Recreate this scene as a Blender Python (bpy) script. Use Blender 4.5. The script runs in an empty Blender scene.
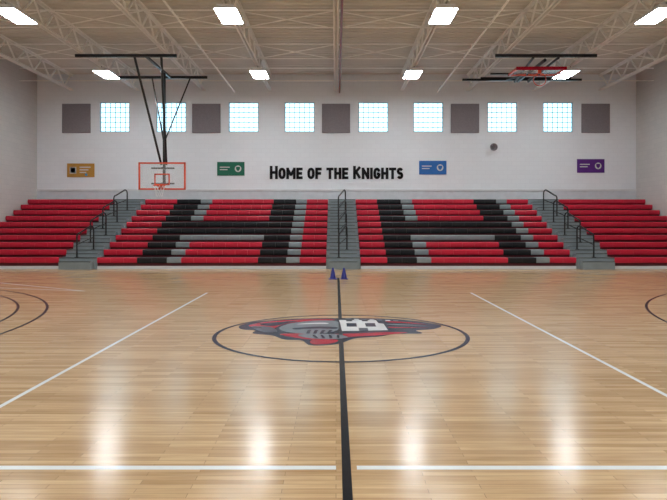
import bpy, bmesh, math, random
from mathutils import Vector, Matrix
random.seed(4)
S = bpy.context.scene
S.view_settings.view_transform = 'Standard'
S.view_settings.exposure = 0.25

# ------------------------------------------------------------ materials
def mat(name, col, rough=0.6, metal=0.0, emit=None, es=0.0, var=0.0, vscale=4.0, coat=0.0, spec=0.5):
    m = bpy.data.materials.new(name); m.use_nodes = True
    nt = m.node_tree; b = nt.nodes['Principled BSDF']
    b.inputs['Base Color'].default_value = (*col, 1)
    b.inputs['Roughness'].default_value = rough
    b.inputs['Metallic'].default_value = metal
    b.inputs['Coat Weight'].default_value = coat
    b.inputs['Specular IOR Level'].default_value = spec
    if emit:
        b.inputs['Emission Color'].default_value = (*emit, 1)
        b.inputs['Emission Strength'].default_value = es
    if var > 0:
        tc = nt.nodes.new('ShaderNodeTexCoord')
        n = nt.nodes.new('ShaderNodeTexNoise'); n.inputs['Scale'].default_value = vscale
        r = nt.nodes.new('ShaderNodeValToRGB')
        r.color_ramp.elements[0].position = 0.3; r.color_ramp.elements[1].position = 0.7
        r.color_ramp.elements[0].color = (*[c*(1-var) for c in col], 1)
        r.color_ramp.elements[1].color = (*[min(1, c*(1+var)) for c in col], 1)
        nt.links.new(tc.outputs['Object'], n.inputs['Vector'])
        nt.links.new(n.outputs['Fac'], r.inputs['Fac'])
        nt.links.new(r.outputs['Color'], b.inputs['Base Color'])
    return m

def wood_floor():
    m = bpy.data.materials.new('maple_floor'); m.use_nodes = True
    nt = m.node_tree; b = nt.nodes['Principled BSDF']; L = nt.links.new
    tc = nt.nodes.new('ShaderNodeTexCoord')
    br = nt.nodes.new('ShaderNodeTexBrick')
    br.offset = 0.37; br.squash = 1.0
    br.inputs['Scale'].default_value = 1.0
    br.inputs['Brick Width'].default_value = 0.9
    br.inputs['Row Height'].default_value = 0.065
    br.inputs['Mortar Size'].default_value = 0.0016
    br.inputs['Mortar Smooth'].default_value = 0.2
    br.inputs['Bias'].default_value = -0.15
    br.inputs['Color1'].default_value = (0.74, 0.515, 0.29, 1)
    br.inputs['Color2'].default_value = (0.50, 0.31, 0.145, 1)
    br.inputs['Mortar'].default_value = (0.27, 0.165, 0.08, 1)
    L(tc.outputs['Object'], br.inputs['Vector'])
    mp = nt.nodes.new('ShaderNodeMapping'); mp.inputs['Scale'].default_value = (1.2, 14, 1)
    L(tc.outputs['Object'], mp.inputs['Vector'])
    n = nt.nodes.new('ShaderNodeTexNoise'); n.inputs['Scale'].default_value = 2.0; n.inputs['Detail'].default_value = 6
    L(mp.outputs['Vector'], n.inputs['Vector'])
    r = nt.nodes.new('ShaderNodeValToRGB')
    r.color_ramp.elements[0].position = 0.3; r.color_ramp.elements[0].color = (0.80, 0.745, 0.69, 1)
    r.color_ramp.elements[1].position = 0.7; r.color_ramp.elements[1].color = (1.0, 1.0, 1.0, 1)
    L(n.outputs['Fac'], r.inputs['Fac'])
    mx = nt.nodes.new('ShaderNodeMix'); mx.data_type = 'RGBA'; mx.blend_type = 'MULTIPLY'
    mx.inputs[0].default_value = 1.0
    L(br.outputs['Color'], mx.inputs[6]); L(r.outputs['Color'], mx.inputs[7])
    L(mx.outputs[2], b.inputs['Base Color'])
    # slightly uneven boards
    bp = nt.nodes.new('ShaderNodeBump'); bp.inputs['Strength'].default_value = 0.05; bp.inputs['Distance'].default_value = 0.002
    L(br.outputs['Color'], bp.inputs['Height']); L(bp.outputs['Normal'], b.inputs['Normal'])
    b.inputs['Roughness'].default_value = 0.185
    b.inputs['IOR'].default_value = 1.45
    return m

def block_wall(name, axis, c1, c2, mortar):
    m = bpy.data.materials.new(name); m.use_nodes = True
    nt = m.node_tree; b = nt.nodes['Principled BSDF']; L = nt.links.new
    tc = nt.nodes.new('ShaderNodeTexCoord'); sp = nt.nodes.new('ShaderNodeSeparateXYZ'); cb = nt.nodes.new('ShaderNodeCombineXYZ')
    L(tc.outputs['Object'], sp.inputs[0]); L(sp.outputs[axis], cb.inputs[0]); L(sp.outputs['Z'], cb.inputs[1])
    br = nt.nodes.new('ShaderNodeTexBrick')
    br.inputs['Scale'].default_value = 1.0
    br.inputs['Brick Width'].default_value = 0.4; br.inputs['Row Height'].default_value = 0.2
    br.inputs['Mortar Size'].default_value = 0.006; br.inputs['Mortar Smooth'].default_value = 0.4
    br.inputs['Color1'].default_value = (*c1, 1); br.inputs['Color2'].default_value = (*c2, 1)
    br.inputs['Mortar'].default_value = (*mortar, 1)
    L(cb.outputs[0], br.inputs['Vector']); L(br.outputs['Color'], b.inputs['Base Color'])
    bp = nt.nodes.new('ShaderNodeBump'); bp.inputs['Strength'].default_value = 0.2; bp.inputs['Distance'].default_value = 0.01
    bp.invert = True
    L(br.outputs['Fac'], bp.inputs['Height']); L(bp.outputs['Normal'], b.inputs['Normal'])
    b.inputs['Roughness'].default_value = 0.6
    return m

M = {}
M['floor'] = wood_floor()
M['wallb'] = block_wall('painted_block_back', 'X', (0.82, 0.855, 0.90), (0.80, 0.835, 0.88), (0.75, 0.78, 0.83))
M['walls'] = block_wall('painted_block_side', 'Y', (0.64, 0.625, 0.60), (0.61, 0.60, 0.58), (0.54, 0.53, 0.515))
M['band'] = mat('lower_wall_band', (0.66, 0.69, 0.74), 0.6, var=0.05)
M['trim'] = mat('trim_paint', (0.72, 0.73, 0.76), 0.5, var=0.03)
M['deck'] = mat('roof_deck_paint', (0.68, 0.66, 0.61), 0.6, var=0.06, vscale=1.0)
M['joist'] = mat('joist_paint', (0.93, 0.92, 0.88), 0.5, var=0.04)
M['red'] = mat('seat_red_plastic', (0.55, 0.006, 0.035), 0.4, var=0.08, vscale=2)
M['black'] = mat('seat_black_plastic', (0.008, 0.009, 0.012), 0.45, var=0.1, spec=0.3)
M['gray'] = mat('seat_gray_plastic', (0.24, 0.28, 0.30), 0.45, var=0.07)
M['riser'] = mat('bleacher_riser_steel', (0.10, 0.010, 0.018), 0.6, var=0.1)
M['step'] = mat('aisle_step_gray', (0.24, 0.28, 0.30), 0.5, var=0.07)
M['metalblack'] = mat('black_powder_coat', (0.012, 0.012, 0.014), 0.35, var=0.1)
M['lineblack'] = mat('line_paint_black', (0.006, 0.007, 0.010), 0.25, var=0.1, spec=0.15)
M['linewhite'] = mat('line_paint_white', (0.85, 0.87, 0.87), 0.22, var=0.02)
M['navy'] = mat('logo_navy', (0.008, 0.014, 0.04), 0.25, var=0.1, spec=0.12)
M['lred'] = mat('logo_red', (0.42, 0.008, 0.025), 0.25, var=0.05, spec=0.12)
M['lgray'] = mat('logo_gray', (0.20, 0.22, 0.25), 0.25, var=0.05, spec=0.12)
M['lgray2'] = mat('logo_gray_dark', (0.09, 0.10, 0.13), 0.25, var=0.05, spec=0.12)
M['lwhite'] = mat('logo_white', (0.72, 0.74, 0.76), 0.25, var=0.02, spec=0.12)
M['orange'] = mat('rim_orange', (0.80, 0.08, 0.02), 0.35, var=0.04)
M['net'] = mat('net_white', (0.85, 0.85, 0.85), 0.8, var=0.02)
M['panel'] = mat('acoustic_fabric', (0.24, 0.215, 0.235), 0.9, var=0.06, vscale=20)
M['frame'] = mat('window_frame_alu', (0.42, 0.56, 0.62), 0.4, 0.0, var=0.04)
M['glass'] = mat('frosted_glass_block', (0.5, 0.6, 0.7), 0.25, emit=(0.30, 0.52, 0.63), es=3.2)
M['lamp'] = mat('led_diffuser', (0.9, 0.9, 0.9), 0.4, emit=(0.90, 0.97, 1.0), es=42.0)
M['housing'] = mat('lamp_housing', (0.75, 0.76, 0.78), 0.4, var=0.02)
M['cone'] = mat('cone_blue', (0.02, 0.025, 0.24), 0.45, var=0.05)
M['text'] = mat('lettering_black', (0.008, 0.008, 0.011), 0.6, var=0.05, spec=0.3)
M['pipe'] = mat('sprinkler_pipe_red', (0.22, 0.03, 0.03), 0.4, var=0.05)
M['gold'] = mat('banner_gold', (0.46, 0.24, 0.04), 0.7, var=0.05)
M['green'] = mat('banner_green', (0.006, 0.13, 0.075), 0.7, var=0.05)
M['blue'] = mat('banner_blue', (0.015, 0.13, 0.42), 0.7, var=0.05)
M['purple'] = mat('banner_purple', (0.09, 0.012, 0.20), 0.7, var=0.05)
M['cyan'] = mat('banner_icon_blue', (0.05, 0.30, 0.60), 0.7, var=0.05)
M['cream'] = mat('banner_icon_white', (0.6, 0.6, 0.58), 0.7, var=0.02)
m = bpy.data.materials.new('backboard_glass'); m.use_nodes = True
b = m.node_tree.nodes['Principled BSDF']; b.inputs['Base Color'].default_value = (0.85, 0.9, 0.92, 1)
b.inputs['Roughness'].default_value = 0.1; b.inputs['Alpha'].default_value = 0.16
M['bglass'] = m

# ------------------------------------------------------------ mesh builder
class MB:
    def __init__(s): s.v = []; s.f = []; s.m = []; s.mats = []
    def mi(s, k):
        if k not in s.mats: s.mats.append(k)
        return s.mats.index(k)
    def add(s, vs, fs, k):
        o = len(s.v); i = s.mi(k); s.v += [tuple(v) for v in vs]
        for f in fs: s.f.append([o+a for a in f]); s.m.append(i)
    def box(s, x0, x1, y0, y1, z0, z1, k):
        s.add([(x0,y0,z0),(x1,y0,z0),(x1,y1,z0),(x0,y1,z0),(x0,y0,z1),(x1,y0,z1),(x1,y1,z1),(x0,y1,z1)],
              [(0,3,2,1),(4,5,6,7),(0,1,5,4),(1,2,6,5),(2,3,7,6),(3,0,4,7)], k)
    def beam(s, a, b, w, h, k):
        a = Vector(a); b = Vector(b); d = (b-a).normalized()
        up = Vector((0,0,1)) if abs(d.z) < 0.95 else Vector((1,0,0))
        sd = d.cross(up).normalized(); up = sd.cross(d).normalized()
        vs = []
        for p in (a, b):
            for sx, sz in ((-1,-1),(1,-1),(1,1),(-1,1)): vs.append(p + sd*sx*w/2 + up*sz*h/2)
        s.add(vs, [(0,1,2,3),(7,6,5,4),(0,4,5,1),(1,5,6,2),(2,6,7,3),(3,7,4,0)], k)
    def tube(s, path, r, k, n=8, closed=False):
        P = [Vector(p) for p in path]; N = len(P); vs = []; prev = None
        for i, p in enumerate(P):
            if closed: d = P[(i+1) % N] - P[i-1]
            else: d = (P[min(i+1, N-1)] - P[max(i-1, 0)])
            d.normalize()
            if prev is None:
                u = Vector((0,0,1)) if abs(d.z) < 0.9 else Vector((1,0,0))
                u = (u - d*u.dot(d)).normalized()
            else: u = (prev - d*prev.dot(d)).normalized()
            prev = u; w = d.cross(u)
            for j in range(n):
                a = 2*math.pi*j/n; vs.append(p + u*math.cos(a)*r + w*math.sin(a)*r)
        fs = []
        for i in range(N if closed else N-1):
            i2 = (i+1) % N
            for j in range(n): fs.append((i*n+j, i*n+(j+1)%n, i2*n+(j+1)%n, i2*n+j))
        if not closed:
            fs.append(tuple(range(n-1, -1, -1))); fs.append(tuple((N-1)*n+j for j in range(n)))
        s.add(vs, fs, k)
    def prism_x(s, x0, x1, prof, k):     # profile in (y,z)
        n = len(prof)
        vs = [(x0, y, z) for y, z in prof] + [(x1, y, z) for y, z in prof]
        fs = [(i, i+n, (i+1) % n + n, (i+1) % n) for i in range(n)]
        fs.append(tuple(range(n))); fs.append(tuple(range(2*n-1, n-1, -1)))
        s.add(vs, fs, k)
    def flat(s, pts, z, k):
        s.add([(x, y, z) for x, y in pts], [tuple(range(len(pts)))], k)
    def line(s, a, b, w, z, k):
        a = Vector(a); b = Vector(b); d = (b-a).normalized(); n = Vector((-d.y, d.x))*w/2
        s.flat([a-n, b-n, b+n, a+n], z, k)
    def ring(s, cx, cy, r, w, z, k, a0=0, a1=2*math.pi, n=96):
        vs = []; 
        for i in range(n+1):
            a = a0+(a1-a0)*i/n
            for q in (r-w/2, r+w/2): vs.append((cx+q*math.cos(a), cy+q*math.sin(a), z))
        s.add(vs, [(2*i, 2*i+1, 2*i+3, 2*i+2) for i in range(n)], k)
    def obj(s, name, parent=None, smooth=False, recalc=True):
        me = bpy.data.meshes.new(name); me.from_pydata(s.v, [], s.f)
        for k in s.mats: me.materials.append(M[k])
        me.polygons.foreach_set('material_index', s.m)
        if recalc:
            bm = bmesh.new(); bm.from_mesh(me); bmesh.ops.recalc_face_normals(bm, faces=bm.faces[:]); bm.to_mesh(me); bm.free()
        if smooth: me.polygons.foreach_set('use_smooth', [True]*len(me.polygons))
        me.update()
        o = bpy.data.objects.new(name, me); S.collection.objects.link(o)
        if parent: o.parent = parent
        return o
def empty(name):
    e = bpy.data.objects.new(name, None); S.collection.objects.link(e); return e

# ------------------------------------------------------------ room
XL, XR, YB, YF, ZC = -13.6, 13.65, 28.2, -5.0, 8.35
w = MB(); w.box(XL-.3, XR+.3, YF-.3, YB+.3, -.2, 0, 'floor'); w.obj('floor')
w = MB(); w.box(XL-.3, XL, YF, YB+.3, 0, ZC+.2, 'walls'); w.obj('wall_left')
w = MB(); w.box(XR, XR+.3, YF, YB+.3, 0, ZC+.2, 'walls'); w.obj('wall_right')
w = MB(); w.box(XL-.3, XR+.3, YF-.3, YF, 0, ZC+.2, 'wallb'); w.obj('wall_front')
# back wall with real window openings
WX = [-10.07, -7.5, -4.2, -1.66, 1.70, 4.2, 7.57, 10.1]; WW = 0.68; WZ0, WZ1 = 5.74, 7.10
w = MB()
w.box(XL, XR, YB, YB+.3, 0, WZ0, 'wallb'); w.box(XL, XR, YB, YB+.3, WZ1, ZC+.2, 'wallb')
ed = [XL] + [q for x in WX for q in (x-WW, x+WW)] + [XR]
for i in range(0, len(ed), 2): w.box(ed[i], ed[i+1], YB, YB+.3, WZ0, WZ1, 'wallb')
w.obj('wall_back')
for n, x in enumerate(WX):
    e = empty('window_%d' % (n+1))
    g = MB(); g.box(x-WW, x+WW, YB+.12, YB+.16, WZ0, WZ1, 'glass'); g.obj('glass_panes', e)
    g = MB(); t = .04
    g.box(x-WW, x-WW+t, YB+.04, YB+.12, WZ0, WZ1, 'frame'); g.box(x+WW-t, x+WW, YB+.04, YB+.12, WZ0, WZ1, 'frame')
    g.box(x-WW, x+WW, YB+.04, YB+.12, WZ0, WZ0+t, 'frame'); g.box(x-WW, x+WW, YB+.04, YB+.12, WZ1-t, WZ1, 'frame')
    for i in range(1, 6):
        c = x-WW+2*WW*i/6; g.box(c-.014, c+.014, YB+.09, YB+.12, WZ0, WZ1, 'frame')
        c = WZ0+(WZ1-WZ0)*i/6; g.box(x-WW, x+WW, YB+.09, YB+.12, c-.014, c+.014, 'frame')
    g.obj('frame', e)
# lower band + ledge trim
w = MB(); w.box(XL, XR, YB-.05, YB, 3.06, 3.14, 'trim'); w.obj('trim_1')
w = MB(); w.box(XL, XR, YB-.02, YB, 0.0, 3.06, 'band'); w.obj('trim_2')
w = MB(); w.box(XL, XL+.015, YF, 21.6, 0, .12, 'metalblack'); w.obj('baseboard_left')
w = MB(); w.box(XR-.015, XR, YF, 21.6, 0, .12, 'metalblack'); w.obj('baseboard_right')
w = MB(); w.box(XL+.02, XR-.02, YF, YF+.015, 0, .12, 'metalblack'); w.obj('baseboard_front')

# ceiling: corrugated deck, ribs along X
pf = []; y = YF; p = .30
while y < YB+.3:
    pf += [(y, ZC), (y+.13, ZC), (y+.17, ZC+.07), (y+.26, ZC+.07)]; y += p
w = MB(); n = len(pf)
vs = [(XL-.3, a, b) for a, b in pf] + [(XR+.3, a, b) for a, b in pf]
w.add(vs, [(i, i+1, n+i+1, n+i) for i in range(n-1)], 'deck')
w.box(XL-.3, XR+.3, YF-.3, YB+.3, ZC+.12, ZC+.22, 'deck')
w.obj('ceiling', recalc=False)

# open web joists
JX = [-12, -9, -6, -3, 0, 3, 6, 9, 12]; JB = 7.62
for x in JX:
    j = MB(); dx = .05
    for s_ in (-1, 1):
        j.box(x+s_*dx-.035, x+s_*dx+.035, YF+.02, YB-.02, JB, JB+.015, 'joist')
        j.box(x+s_*.02-.007, x+s_*.02+.007, YF+.02, YB-.02, JB, JB+.09, 'joist')
        j.box(x+s_*dx-.035, x+s_*dx+.035, YF+.02, YB-.02, ZC-.016, ZC-.001, 'joist')
        j.box(x+s_*.02-.007, x+s_*.02+.007, YF+.02, YB-.02, ZC-.10, ZC-.001, 'joist')
    N = 24; st = (YB-YF-.3)/N
    for i in range(N):
        a = YF+.15+i*st
        j.beam((x, a, ZC-.04), (x, a+st/2, JB+.04), .05, .05, 'joist')
        j.beam((x, a+st/2, JB+.04), (x, a+st, ZC-.04), .05, .05, 'joist')
    j.obj('roof_joist')
# bridging
br = MB()
for y in (1.5, 6.5, 11.5, 15.2, 19.3, 23.0, 26.6):
    br.box(XL+.02, XR-.02, y-.02, y+.02, JB+.075, JB+.105, 'joist')
    br.box(XL+.02, XR-.02, y-.02, y+.02, ZC-.12, ZC-.09, 'joist')
for y in (6.5, 15.2, 19.3, 23.0):
    for a, b2 in zip(JX[:-1], JX[1:]):
        br.beam((a, y+.05, JB+.08), (b2, y+.05, ZC-.1), .03, .03, 'joist')
        br.beam((a, y+.09, ZC-.1), (b2, y+.09, JB+.08), .03, .03, 'joist')
br.obj('joist_bridging')
pp = MB(); pp.tube([(.16, YF+.02, 7.54), (.16, YB-.02, 7.54)], .04, 'pipe', 10)
for y in range(-3, 28, 3): pp.box(.14, .18, y, y+.04, 7.57, 7.66, 'pipe')
pp.obj('sprinkler_pipe', smooth=False)
for sx in (-4.6, 4.6):
    pp = MB(); pp.tube([(sx, YF+.02, 7.56), (sx, YB-.02, 7.56)], .03, 'joist', 8)
    for y in range(-3, 28, 3): pp.box(sx-.015, sx+.015, y, y+.03, 7.58, 7.66, 'joist')
    pp.obj('conduit_pipe')

# light fixtures
for y in (24.3, 17.4, 10.5, 3.6, -2.5):  # far two rows are in view; nearer unseen rows added to light the floor
    for x in (-9, -3, 3, 9):
        e = empty('high_bay_light')
        h = MB(); h.box(x-.24, x+.24, y-.62, y+.62, 7.49, 7.56, 'housing')
        h.add([(x-.31,y-.66,7.42),(x+.31,y-.66,7.42),(x+.31,y+.66,7.42),(x-.31,y+.66,7.42),(x-.24,y-.62,7.50),(x+.24,y-.62,7.50),(x+.24,y+.62,7.50),(x-.24,y+.62,7.50)],
              [(0,1,5,4),(1,2,6,5),(2,3,7,6),(3,0,4,7)], 'housing')
        for yy in (y-.5, y+.5): h.box(x-.008, x+.008, yy-.008, yy+.008, 7.56, 7.63, 'metalblack')
        h.obj('housing', e, recalc=False)
        l = MB(); l.box(x-.28, x+.28, y-.64, y+.64, 7.415, 7.435, 'lamp'); l.obj('diffuser', e)

# ------------------------------------------------------------ wall items
for x in (-11.8, -5.89, 0.0, 5.86, 11.8):
    w = MB(); z0, z1 = 5.70, 7.02; h = .64; c = .03
    w.box(x-h, x+h, YB-.05, YB-.001, z0, z1, 'panel')
    w.add([(x-h,YB-.05,z0),(x+h,YB-.05,z0),(x+h,YB-.05,z1),(x-h,YB-.05,z1),(x-h+c,YB-.07,z0+c),(x+h-c,YB-.07,z0+c),(x+h-c,YB-.07,z1-c),(x-h+c,YB-.07,z1-c)],
          [(4,5,6,7),(0,1,5,4),(1,2,6,5),(2,3,7,6),(3,0,4,7)], 'panel')
    w.obj('acoustic_panel', recalc=False)

def banner(x, z, k, kind):
    w = MB(); w.box(x-.62, x+.62, YB-.03, YB-.001, z-.31, z+.31, k)
    yf = YB-.033
    def q(x0, x1, z0, z1, kk): w.box(x+x0, x+x1, yf, YB-.03, z+z0, z+z1, kk)
    def disc(cx, cz, r, kk, n=20):
        w.add([(x+cx+r*math.cos(a), yf-.002, z+cz+r*math.sin(a)) for a in [2*math.pi*i/n for i in range(n)]], [tuple(range(n))], kk)
    if kind == 0:
        q(-.5, -.2, -.15, .15, 'cream'); q(-.46, -.24, -.11, .11, 'cyan')
        for i, zz in enumerate((.14, .02, -.1)): q(-.05, .45-.1*i, zz-.025, zz+.025, 'cream')
        disc(.25, -.2, .06, 'cyan')
    else:
        for i, zz in enumerate((.07, -.04)): q(-.5, -.05-.1*i, zz-.02, zz+.02, 'cream')
        disc(.33, 0, .15, 'cream'); 
        w.add([(x+.33+a, yf-.004, z+b) for a, b in ((-.09,.09),(.09,.09),(.09,-.02),(0,-.12),(-.09,-.02))], [(0,1,2,3,4)], k)
    w.obj('wall_banner')
banner(-11.6, 4.0, 'gold', 0); banner(-4.78, 4.07, 'green', 1); banner(4.4, 4.12, 'blue', 1); banner(11.58, 4.2, 'purple', 1)

# lettering: bold condensed sans, small caps, cut from strokes
def arc(cx, cy, rx, ry, a0, a1, n=8):
    return [(cx+rx*math.cos(math.radians(a0+(a1-a0)*i/n)), cy+ry*math.sin(math.radians(a0+(a1-a0)*i/n))) for i in range(n+1)]
GL = {
 'H': (.62, [[(0,0),(0,1)], [(1,0),(1,1)], [(0,.5),(1,.5)]]),
 'O': (.62, [arc(.5,.62,.5,.38,0,180)+arc(.5,.38,.5,.38,180,360)+[(1,.62)]]),
 'M': (.90, [[(0,0),(0,1)], [(0,1),(.5,.3)], [(.5,.3),(1,1)], [(1,1),(1,0)]]),
 'E': (.50, [[(0,0),(0,1)], [(0,1),(1,1)], [(0,.5),(.85,.5)], [(0,0),(1,0)]]),
 'F': (.50, [[(0,0),(0,1)], [(0,1),(1,1)], [(0,.5),(.85,.5)]]),
 'T': (.60, [[(.5,0),(.5,1)], [(0,1),(1,1)]]),
 'K': (.62, [[(0,0),(0,1)], [(0,.4),(1,1)], [(.3,.56),(1,0)]]),
 'N': (.68, [[(0,0),(0,1)], [(0,1),(1,0)], [(1,0),(1,1)]]),
 'I': (.0, [[(.5,0),(.5,1)]]),
 'G': (.60, [arc(.5,.62,.5,.38,20,180)+arc(.5,.38,.5,.38,180,360)+[(1,.45),(.55,.45)]]),
 'S': (.52, [arc(.5,.74,.5,.26,30,270)+arc(.5,.26,.5,.26,90,-150)]),
}
tx = MB(); X = 0.0; items = []
for ch in 'Home of the Knights':
    if ch == ' ': X += .22; continue
    hh = .60 if ch.isupper() else .52
    wd, st = GL[ch.upper()]; th = .122; ww = wd*hh*.76
    items.append((X, ww, hh, th, st)); X += ww+th+.055
tot = X-.055; sc = 6.05/tot; zb = 3.60
for x0, ww, hh, th, st in items:
    for pl in st:
        pts = [((-3.0+(x0+th/2+p[0]*ww)*sc), zb+th/2+p[1]*(hh-th)) for p in pl]
        for a, b2 in zip(pts[:-1], pts[1:]):
            a = Vector(a); b2 = Vector(b2); d = (b2-a)
            if d.length < 1e-5: continue
            d.normalize(); e_ = th/2 if len(pl) == 2 and (abs(d.x) < .01 or abs(d.y) < .01) else th*.15
            a -= d*e_; b2 += d*e_; n_ = Vector((-d.y, d.x))*th/2
            q = [a-n_, b2-n_, b2+n_, a+n_]
            vs = [(v.x, YB-.001, v.y) for v in q] + [(v.x, YB-.025, v.y) for v in q]
            tx.add(vs, [(0,1,2,3),(4,7,6,5),(0,4,5,1),(1,5,6,2),(2,6,7,3),(3,7,4,0)], 'text')
tx.obj('wall_lettering')

# horn loudspeaker
w = MB(); hx, hz = 7.1, 5.02
w.box(hx-.07, hx+.07, YB-.06, YB-.001, hz-.09, hz+.09, 'housing')
n = 16
for (r0, ya), (r1, yb_), kk in (((.05, YB-.06), (.06, YB-.16), 'housing'), ((.06, YB-.16), (.17, YB-.32), 'housing'), ((.17, YB-.32), (.04, YB-.18), 'panel')):
    vs = [(hx+r0*math.cos(2*math.pi*i/n), ya, hz+r0*math.sin(2*math.pi*i/n)) for i in range(n)] + [(hx+r1*math.cos(2*math.pi*i/n), yb_, hz+r1*math.sin(2*math.pi*i/n)) for i in range(n)]
    w.add(vs, [(i, (i+1) % n, n+(i+1) % n, n+i) for i in range(n)], kk)
w.obj('horn_loudspeaker')

# ------------------------------------------------------------ bleacher
R, RUN, RISE, Y0, H0 = 10, .61, .25, 21.8, .40
def H(i): return H0+RISE*i
def Yr(i): return Y0+RUN*i
aisles = [(-9.75, -8.40), (-.35, .87), (8.45, 9.80)]
secs = [(XL+.03, -9.75), (-8.40, -.35), (.87, 8.45), (9.80, XR-.03)]
def colour_runs(s0, s1, i):
    for hx in (-7.0, 1.8):
        if s0 <= hx and hx+5.7 <= s1+.1:
            if i in (4, 5): segs = [(hx, hx+5.25, 'black'), (hx+5.25, hx+5.72, 'gray')]
            elif i == 3: segs = [(hx, hx+1.05, 'black'), (hx+1.05, hx+4.25, 'gray'), (hx+4.25, hx+5.25, 'black'), (hx+5.25, hx+5.72, 'gray')]
            else: segs = [(hx, hx+1.05, 'black'), (hx+1.05, hx+1.55, 'gray'), (hx+1.55, hx+4.25, 'red'), (hx+4.25, hx+5.25, 'black'), (hx+5.25, hx+5.72, 'gray')]
            return [(s0, hx, 'red')] + segs + [(hx+5.72, s1, 'red')]
    return [(s0, s1, 'red')]
BE = empty('bleacher')
bl = MB(); NT = .195
for i in range(R):
    y, h = Yr(i), H(i); y1 = y+RUN
    for s0, s1 in secs:
        lo = 0.02 if i == 0 else H(i-1)-NT
        bl.box(s0, s1, y+.06, y+.09, lo, h-.1, 'riser')
        bl.box(s0, s1, y+.06, min(y1+.08, YB-.03), h-NT-.02, h-NT, 'riser')
        for a, b2, c in colour_runs(s0, s1, i):
            if b2-a < .05: continue
            k = max(1, round((b2-a)/.46)); st = (b2-a)/k
            pr = [(y+.03, h-NT), (y+.005, h-NT+.02), (y, h-.10), (y+.003, h-.035), (y+.025, h-.008), (y+.06, h), (y+.18, h-.012), (y+.36, h-.004), (y+.39, h-.02), (y+.40, h-NT)]
            for q in range(k): bl.prism_x(a+q*st+.003, a+(q+1)*st-.003, pr, c)
    for a0, a1 in aisles:
        bl.box(a0+.01, a1-.01, y, min(y1, YB-.03), 0.0 if i == 0 else H(i-1)-.3, h-.02, 'step')
        bl.box(a0+.01, a1-.01, y-.015, y+.05, h-.02, h, 'metalblack')
        bl.box(a0+.01, a1-.01, y+.05, min(y1, YB-.03), h-.02, h-.003, 'step')
        lo = 0.0 if i == 0 else H(i-1)
        bl.box(a0+.12, a1-.12, y-.29, y-.001, lo, h-.125-.015, 'gray')
        bl.box(a0+.12, a1-.12, y-.30, y-.25, h-.14, h-.122, 'metalblack')
        bl.box(a0+.12, a1-.12, y-.25, y-.001, h-.14, h-.125, 'step')
for s0, s1 in secs:
    bl.box(s0, s1, Y0+.01, Y0+.05, 0.0, .10, 'trim')
bl.obj('seating_rows', BE)

for ai, ax in enumerate((-9.03, .25, 8.98)):
    r = MB()
    for i in (0, 2, 4, 6):
        ya, yb_ = Yr(i)+.16, Yr(i+1)+.30; za, zb = H(i), H(i+1); t = .86; hx = -.15 if ai == 2 else .15
        def px(yy): return ax-hx+2*hx*(yy-ya)/(yb_-ya)
        path = [(px(ya), ya, za), (px(ya), ya, za+t-.14)]
        for q in range(1, 7):
            a = math.pi - q*math.pi/2/6
            yy = ya+.13+.13*math.cos(a); path.append((px(yy), yy, za+t-.14+.14*math.sin(a)))
        for q in range(0, 7):
            a = math.pi/2 - q*math.pi/2/6
            yy = yb_-.13+.13*math.cos(a); path.append((px(yy), yy, zb+t-.14+.14*math.sin(a)))
        path.append((px(yb_), yb_, zb))
        r.tube(path, .028, 'metalblack', 8)
        r.tube([(px(ya), ya, za+.45), (px(yb_), yb_, zb+.45)], .02, 'metalblack', 8)
        for yy, zz in ((ya, za), (yb_, zb)): r.box(px(yy)-.06, px(yy)+.06, yy-.06, yy+.06, zz-.004, zz+.012, 'metalblack')
    r.obj('aisle_handrail_%d' % (ai+1), BE)

# ------------------------------------------------------------ basketball backstops
def hanging_frame(b_, x0, x1, yf, yb2):
    b_.box(x0, x1, yf-.045, yf+.045, 7.50, 7.60, 'metalblack')
    b_.box(x0+.3, x1+.4, yb2-.04, yb2+.04, 7.50, 7.60, 'metalblack')
hp = empty('basketball_hoop')
s = MB(); cx, by = -6.76, 24.1
hanging_frame(s, -9.25, -5.65, 22.0, 25.3)
s.tube([(-7.15, 22.0, 7.52), (-6.86, 24.35, 3.9)], .045, 'metalblack')
s.tube([(-6.2, 22.0, 7.52), (-6.66, 24.35, 3.9)], .045, 'metalblack')
s.tube([(-6.76, 24.4, 7.5), (-6.76, 24.4, 3.1)], .06, 'metalblack', 10)
s.tube([(-5.95, 25.3, 7.52), (-6.72, 24.42, 4.9)], .03, 'metalblack')
s.tube([(-7.5, 25.3, 7.52), (-6.80, 24.42, 4.9)], .03, 'metalblack')
s.beam((-6.76, 22, 7.55), (-6.76, 25.3, 7.55), .08, .08, 'metalblack')
for zz in (3.15, 3.75): s.beam((cx-.45, 24.22, zz), (cx+.45, 24.22, zz), .05, .06, 'metalblack')
for zz in (3.15, 3.75): s.beam((cx, 24.4, zz), (cx, 24.16, zz), .08, .08, 'metalblack')
s.obj('mast', hp)
s = MB(); z0, z1 = 2.90, 3.97; hw = .915; t = .06
s.box(cx-hw+t, cx+hw-t, by-.006, by+.006, z0+t, z1-t, 'bglass'); s.obj('glass', hp)
s = MB()
s.box(cx-hw, cx+hw, by-.025, by+.04, z0, z0+t, 'orange'); s.box(cx-hw, cx+hw, by-.025, by+.04, z1-t, z1, 'orange')
s.box(cx-hw, cx-hw+t, by-.025, by+.04, z0, z1, 'orange'); s.box(cx+hw-t, cx+hw, by-.025, by+.04, z0, z1, 'orange')
a, zt, zb = .30, 3.53, 3.08; q = .05
s.box(cx-a, cx+a, by-.012, by-.007, zt-q, zt, 'orange'); s.box(cx-a, cx+a, by-.012, by-.007, zb, zb+q, 'orange')
s.box(cx-a, cx-a+q, by-.012, by-.007, zb, zt, 'orange'); s.box(cx+a-q, cx+a, by-.012, by-.007, zb, zt, 'orange')
s.obj('backboard_frame', hp)
s = MB(); ry = by-.38; rr = .23
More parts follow.
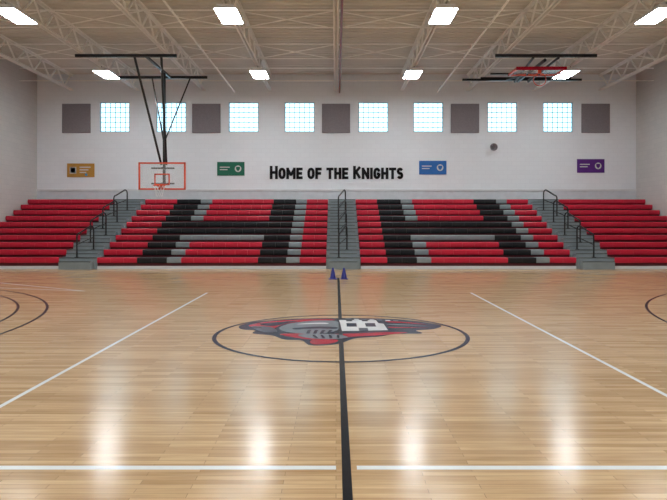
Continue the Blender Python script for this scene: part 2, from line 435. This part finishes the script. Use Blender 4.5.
s.tube([(cx+rr*math.cos(u*math.pi/16), ry+rr*math.sin(u*math.pi/16), 3.05) for u in range(32)], .014, 'orange', 8, True)
s.box(cx-.09, cx+.09, by-.17, by-.012, 3.02, 3.045, 'orange'); s.box(cx-.12, cx+.12, by-.035, by-.012, 2.96, 3.12, 'orange')
for sg in (-1, 1): s.beam((cx+sg*.08, by-.02, 2.98), (cx+sg*.12, by-.2, 3.04), .015, .02, 'orange')
s.obj('rim', hp)
s = MB(); lv = [(.225, 3.04), (.19, 2.93), (.155, 2.82), (.13, 2.71), (.125, 2.62)]; K = 10
for d in (1, -1):
    for u in range(K):
        s.tube([(cx+r_*math.cos((u+d*j*.5)*2*math.pi/K), ry+r_*math.sin((u+d*j*.5)*2*math.pi/K), z_) for j, (r_, z_) in enumerate(lv)], .005, 'net', 4)
s.obj('net', hp)

fp = empty('folded_basketball_hoop'); s = MB()
hanging_frame(s, 5.65, 9.25, 22.0, 25.5)
s.box(5.2, 10.1, 25.46, 25.54, 7.46, 7.54, 'metalblack')
cx = 7.45
for sx in (-.45, .45):
    s.tube([(cx+sx, 22.0, 7.48), (cx+sx*.6, 24.9, 7.28)], .045, 'metalblack')
    s.tube([(cx+sx, 25.5, 7.5), (cx+sx*.5, 23.4, 7.22)], .03, 'metalblack')
s.tube([(cx, 22.1, 7.42), (cx, 25.4, 7.42)], .06, 'metalblack', 10)
s.beam((cx-1.5, 23.9, 7.36), (cx+1.5, 23.9, 7.36), .06, .06, 'metalblack')
s.obj('mast', fp)
s = MB(); hw = .915; ya, yb_ = 22.5, 23.55; z = 7.22
s.box(cx-hw, cx+hw, ya, ya+.07, z-.03, z+.04, 'orange'); s.box(cx-hw, cx+hw, yb_-.07, yb_, z-.03, z+.04, 'orange')
s.box(cx-hw, cx-hw+.07, ya, yb_, z-.03, z+.04, 'orange'); s.box(cx+hw-.07, cx+hw, ya, yb_, z-.03, z+.04, 'orange')
s.obj('backboard_frame', fp)
s = MB(); s.box(cx-hw+.07, cx+hw-.07, ya+.07, yb_-.07, z-.006, z+.006, 'bglass'); s.obj('glass', fp)
s = MB(); s.box(cx-hw, cx+hw, 22.45, 22.50, z-.06, z+.06, 'lred')
s.tube([(cx+.23*math.cos(u*math.pi/12), 22.68, 6.86+.23*math.sin(u*math.pi/12)) for u in range(24)], .014, 'orange', 6, True)
s.box(cx-.06, cx+.06, 22.66, 22.72, 7.07, z-.006, 'orange'); s.obj('rim', fp)

# ------------------------------------------------------------ court markings
c = MB(); LZ = .002; CX, CY = .07, 9.13
c.line((CX, -4.5), (CX, 18.3), .06, LZ+.002, 'lineblack')
for sg, xx in ((-1, -3.0), (1, 3.14)):
    c.line((xx, 4.2), (xx, 14.45), .05, LZ, 'linewhite')
    c.line((CX+sg*.07, 4.16), (CX+sg*9.0, 4.16), .065, LZ, 'linewhite')
c.ring(CX, CY, 1.83, .06, LZ+.001, 'navy')
c.ring(-12.2, 9.0, 7.26, .05, LZ, 'lineblack', -1.3, 1.3)
c.ring(-12.2, 9.0, 6.75, .05, LZ, 'lineblack', -1.3, 1.3)
c.ring(12.5, 9.0, 7.15, .05, LZ, 'lineblack', math.pi-1.3, math.pi+1.3)
c.line((-9.1, 16.8), (-6.0, 14.8), .05, LZ, 'linewhite')
c.line((-9.0, 15.7), (-6.0, 14.8), .05, LZ, 'linewhite')
c.obj('court_line_markings', recalc=False)

def smooth(pts, n=6):
    out = []; N = len(pts)
    for i in range(N):
        p0, p1, p2, p3 = [Vector(pts[(i+k) % N]) for k in (-1, 0, 1, 2)]
        for j in range(n):
            t = j/n
            out.append(.5*((2*p1)+(p2-p0)*t+(2*p0-5*p1+4*p2-p3)*t*t+(3*p1-p0-3*p2+p3)*t**3))
    return out
g = MB()
def blob(pts, lay, k, sm=True):
    q = smooth(pts) if sm else [Vector(p) for p in pts]
    g.flat([(CX+p[0], CY+p[1]) for p in q], .001+.0012*lay, k)
# dark outline silhouette
blob([(-1.60,.72),(-1.42,1.1),(-1.1,1.30),(-.7,1.46),(-.2,1.5),(.4,1.5),(1.0,1.36),(1.4,1.05),(1.6,.72),(1.42,.42),(1.15,.3),(1.2,.05),(.8,.0),(.55,-.2),(.2,-.35),(-.05,-.75),(-.4,-.85),(-.55,-.5),(-.8,-.42),(-1.0,-.12),(-1.3,.05),(-1.3,.3),(-1.52,.4)], 0, 'navy')
# red plume
blob([(-1.46,.75),(-1.2,1.12),(-.75,1.33),(-.2,1.38),(-.1,1.28),(-.5,1.2),(-.85,.95),(-1.0,.6),(-1.05,.25),(-1.22,.35)], 1, 'lred')
blob([(-1.3,.9),(-1.0,1.08),(-.7,1.2),(-.85,1.0),(-1.0,.75),(-1.15,.7)], 2, 'navy')
blob([(-.9,.0),(-.65,-.3),(-.35,-.45),(.1,-.25),(.6,-.1),(1.0,.12),(.7,.16),(.2,.05),(-.2,.0),(-.5,.05)], 1, 'lred')
blob([(-.4,-.45),(-.05,-.45),(-.12,-.7),(-.38,-.77)], 1, 'lred')
blob([(-1.42,.62),(-1.1,.6),(-.95,.15),(-1.15,.15)], 2, 'lgray2')
# helmet
blob([(-.95,.55),(-.8,.95),(-.45,1.22),(-.1,1.2),(.0,.9),(-.02,.5),(-.1,.2),(-.35,.0),(-.6,.02),(-.85,.2)], 2, 'lgray')
blob([(-.7,.85),(-.5,.98),(-.25,1.0),(-.2,.9),(-.4,.88)], 3, 'lwhite')
blob([(-.72,.5),(-.35,.62),(-.06,.55),(-.1,.42),(-.4,.45),(-.68,.36)], 3, 'navy')
for i in range(4): blob([(-.5+.11*i,.32),(-.45+.11*i,.32),(-.46+.1*i,.02),(-.51+.1*i,.02)], 3, 'navy', False)
blob([(-.6,-.05),(-.1,-.02),(.1,-.3),(-.2,-.42),(-.5,-.3)], 3, 'lgray')
for i in range(4): blob([(-.42+.12*i,-.1),(-.38+.12*i,-.1),(-.32+.1*i,-.34),(-.36+.1*i,-.34)], 4, 'navy', False)
# white castle tower
blob([(-.02,1.28),(.1,1.28),(.1,1.15),(.2,1.15),(.2,1.28),(.36,1.28),(.36,1.15),(.46,1.15),(.46,1.28),(.6,1.26),(.62,.95),(.7,.9),(.72,.3),(.02,.22),(.0,.9)], 3, 'lwhite', False)
blob([(.1,.95),(.26,.95),(.26,.62),(.1,.62)], 4, 'navy', False); blob([(.40,.95),(.56,.95),(.56,.62),(.40,.62)], 4, 'navy', False)
blob([(.28,.5),(.42,.5),(.42,.25),(.28,.25)], 4, 'lgray2', False)
# plume streaks
for a, b2, k in ((0, 'lred', 1), (1, 'lgray', 1), (2, 'lred', 1)):
    o_ = -.27*a
    blob([(.76,1.16+o_),(1.0,1.13+o_),(1.25,.98+o_*.8),(1.38,.85+o_*.6),(1.12,.95+o_*.8),(.8,1.06+o_)], k, b2)
for i in range(7):
    x_ = .1+.13*i; blob([(x_,1.44-.03*i),(x_+.08,1.43-.03*i),(x_+.09,1.33-.03*i),(x_+.01,1.34-.03*i)], 3, 'lwhite' if i % 2 else 'lgray', False)
g.obj('court_logo', recalc=False)

# ------------------------------------------------------------ cones
for x in (-.09, .23):
    k = MB(); y = 17.9; n = 20
    k.box(x-.12, x+.12, y-.12, y+.12, .005, .022, 'cone')
    prof = [(.095, .022), (.085, .03), (.03, .31), (.022, .33), (.014, .325)]
    vs = [(x+r*math.cos(2*math.pi*i/n), y+r*math.sin(2*math.pi*i/n), z) for r, z in prof for i in range(n)]
    k.add(vs, [(j*n+i, j*n+(i+1) % n, (j+1)*n+(i+1) % n, (j+1)*n+i) for j in range(len(prof)-1) for i in range(n)], 'cone')
    k.obj('traffic_cone')

# ------------------------------------------------------------ world, camera
wd = bpy.data.worlds.new('World'); S.world = wd; wd.use_nodes = True
wd.node_tree.nodes['Background'].inputs[0].default_value = (.6, .75, .9, 1)
cam = bpy.data.cameras.new('Camera'); co = bpy.data.objects.new('Camera', cam); S.collection.objects.link(co)
cam.sensor_width = 36; cam.lens = 620/667*36
cam.shift_x = -2.5/667; cam.shift_y = -28/667
co.location = (0, 0, 1.65); co.rotation_euler = (math.pi/2, 0, 0)
S.camera = co
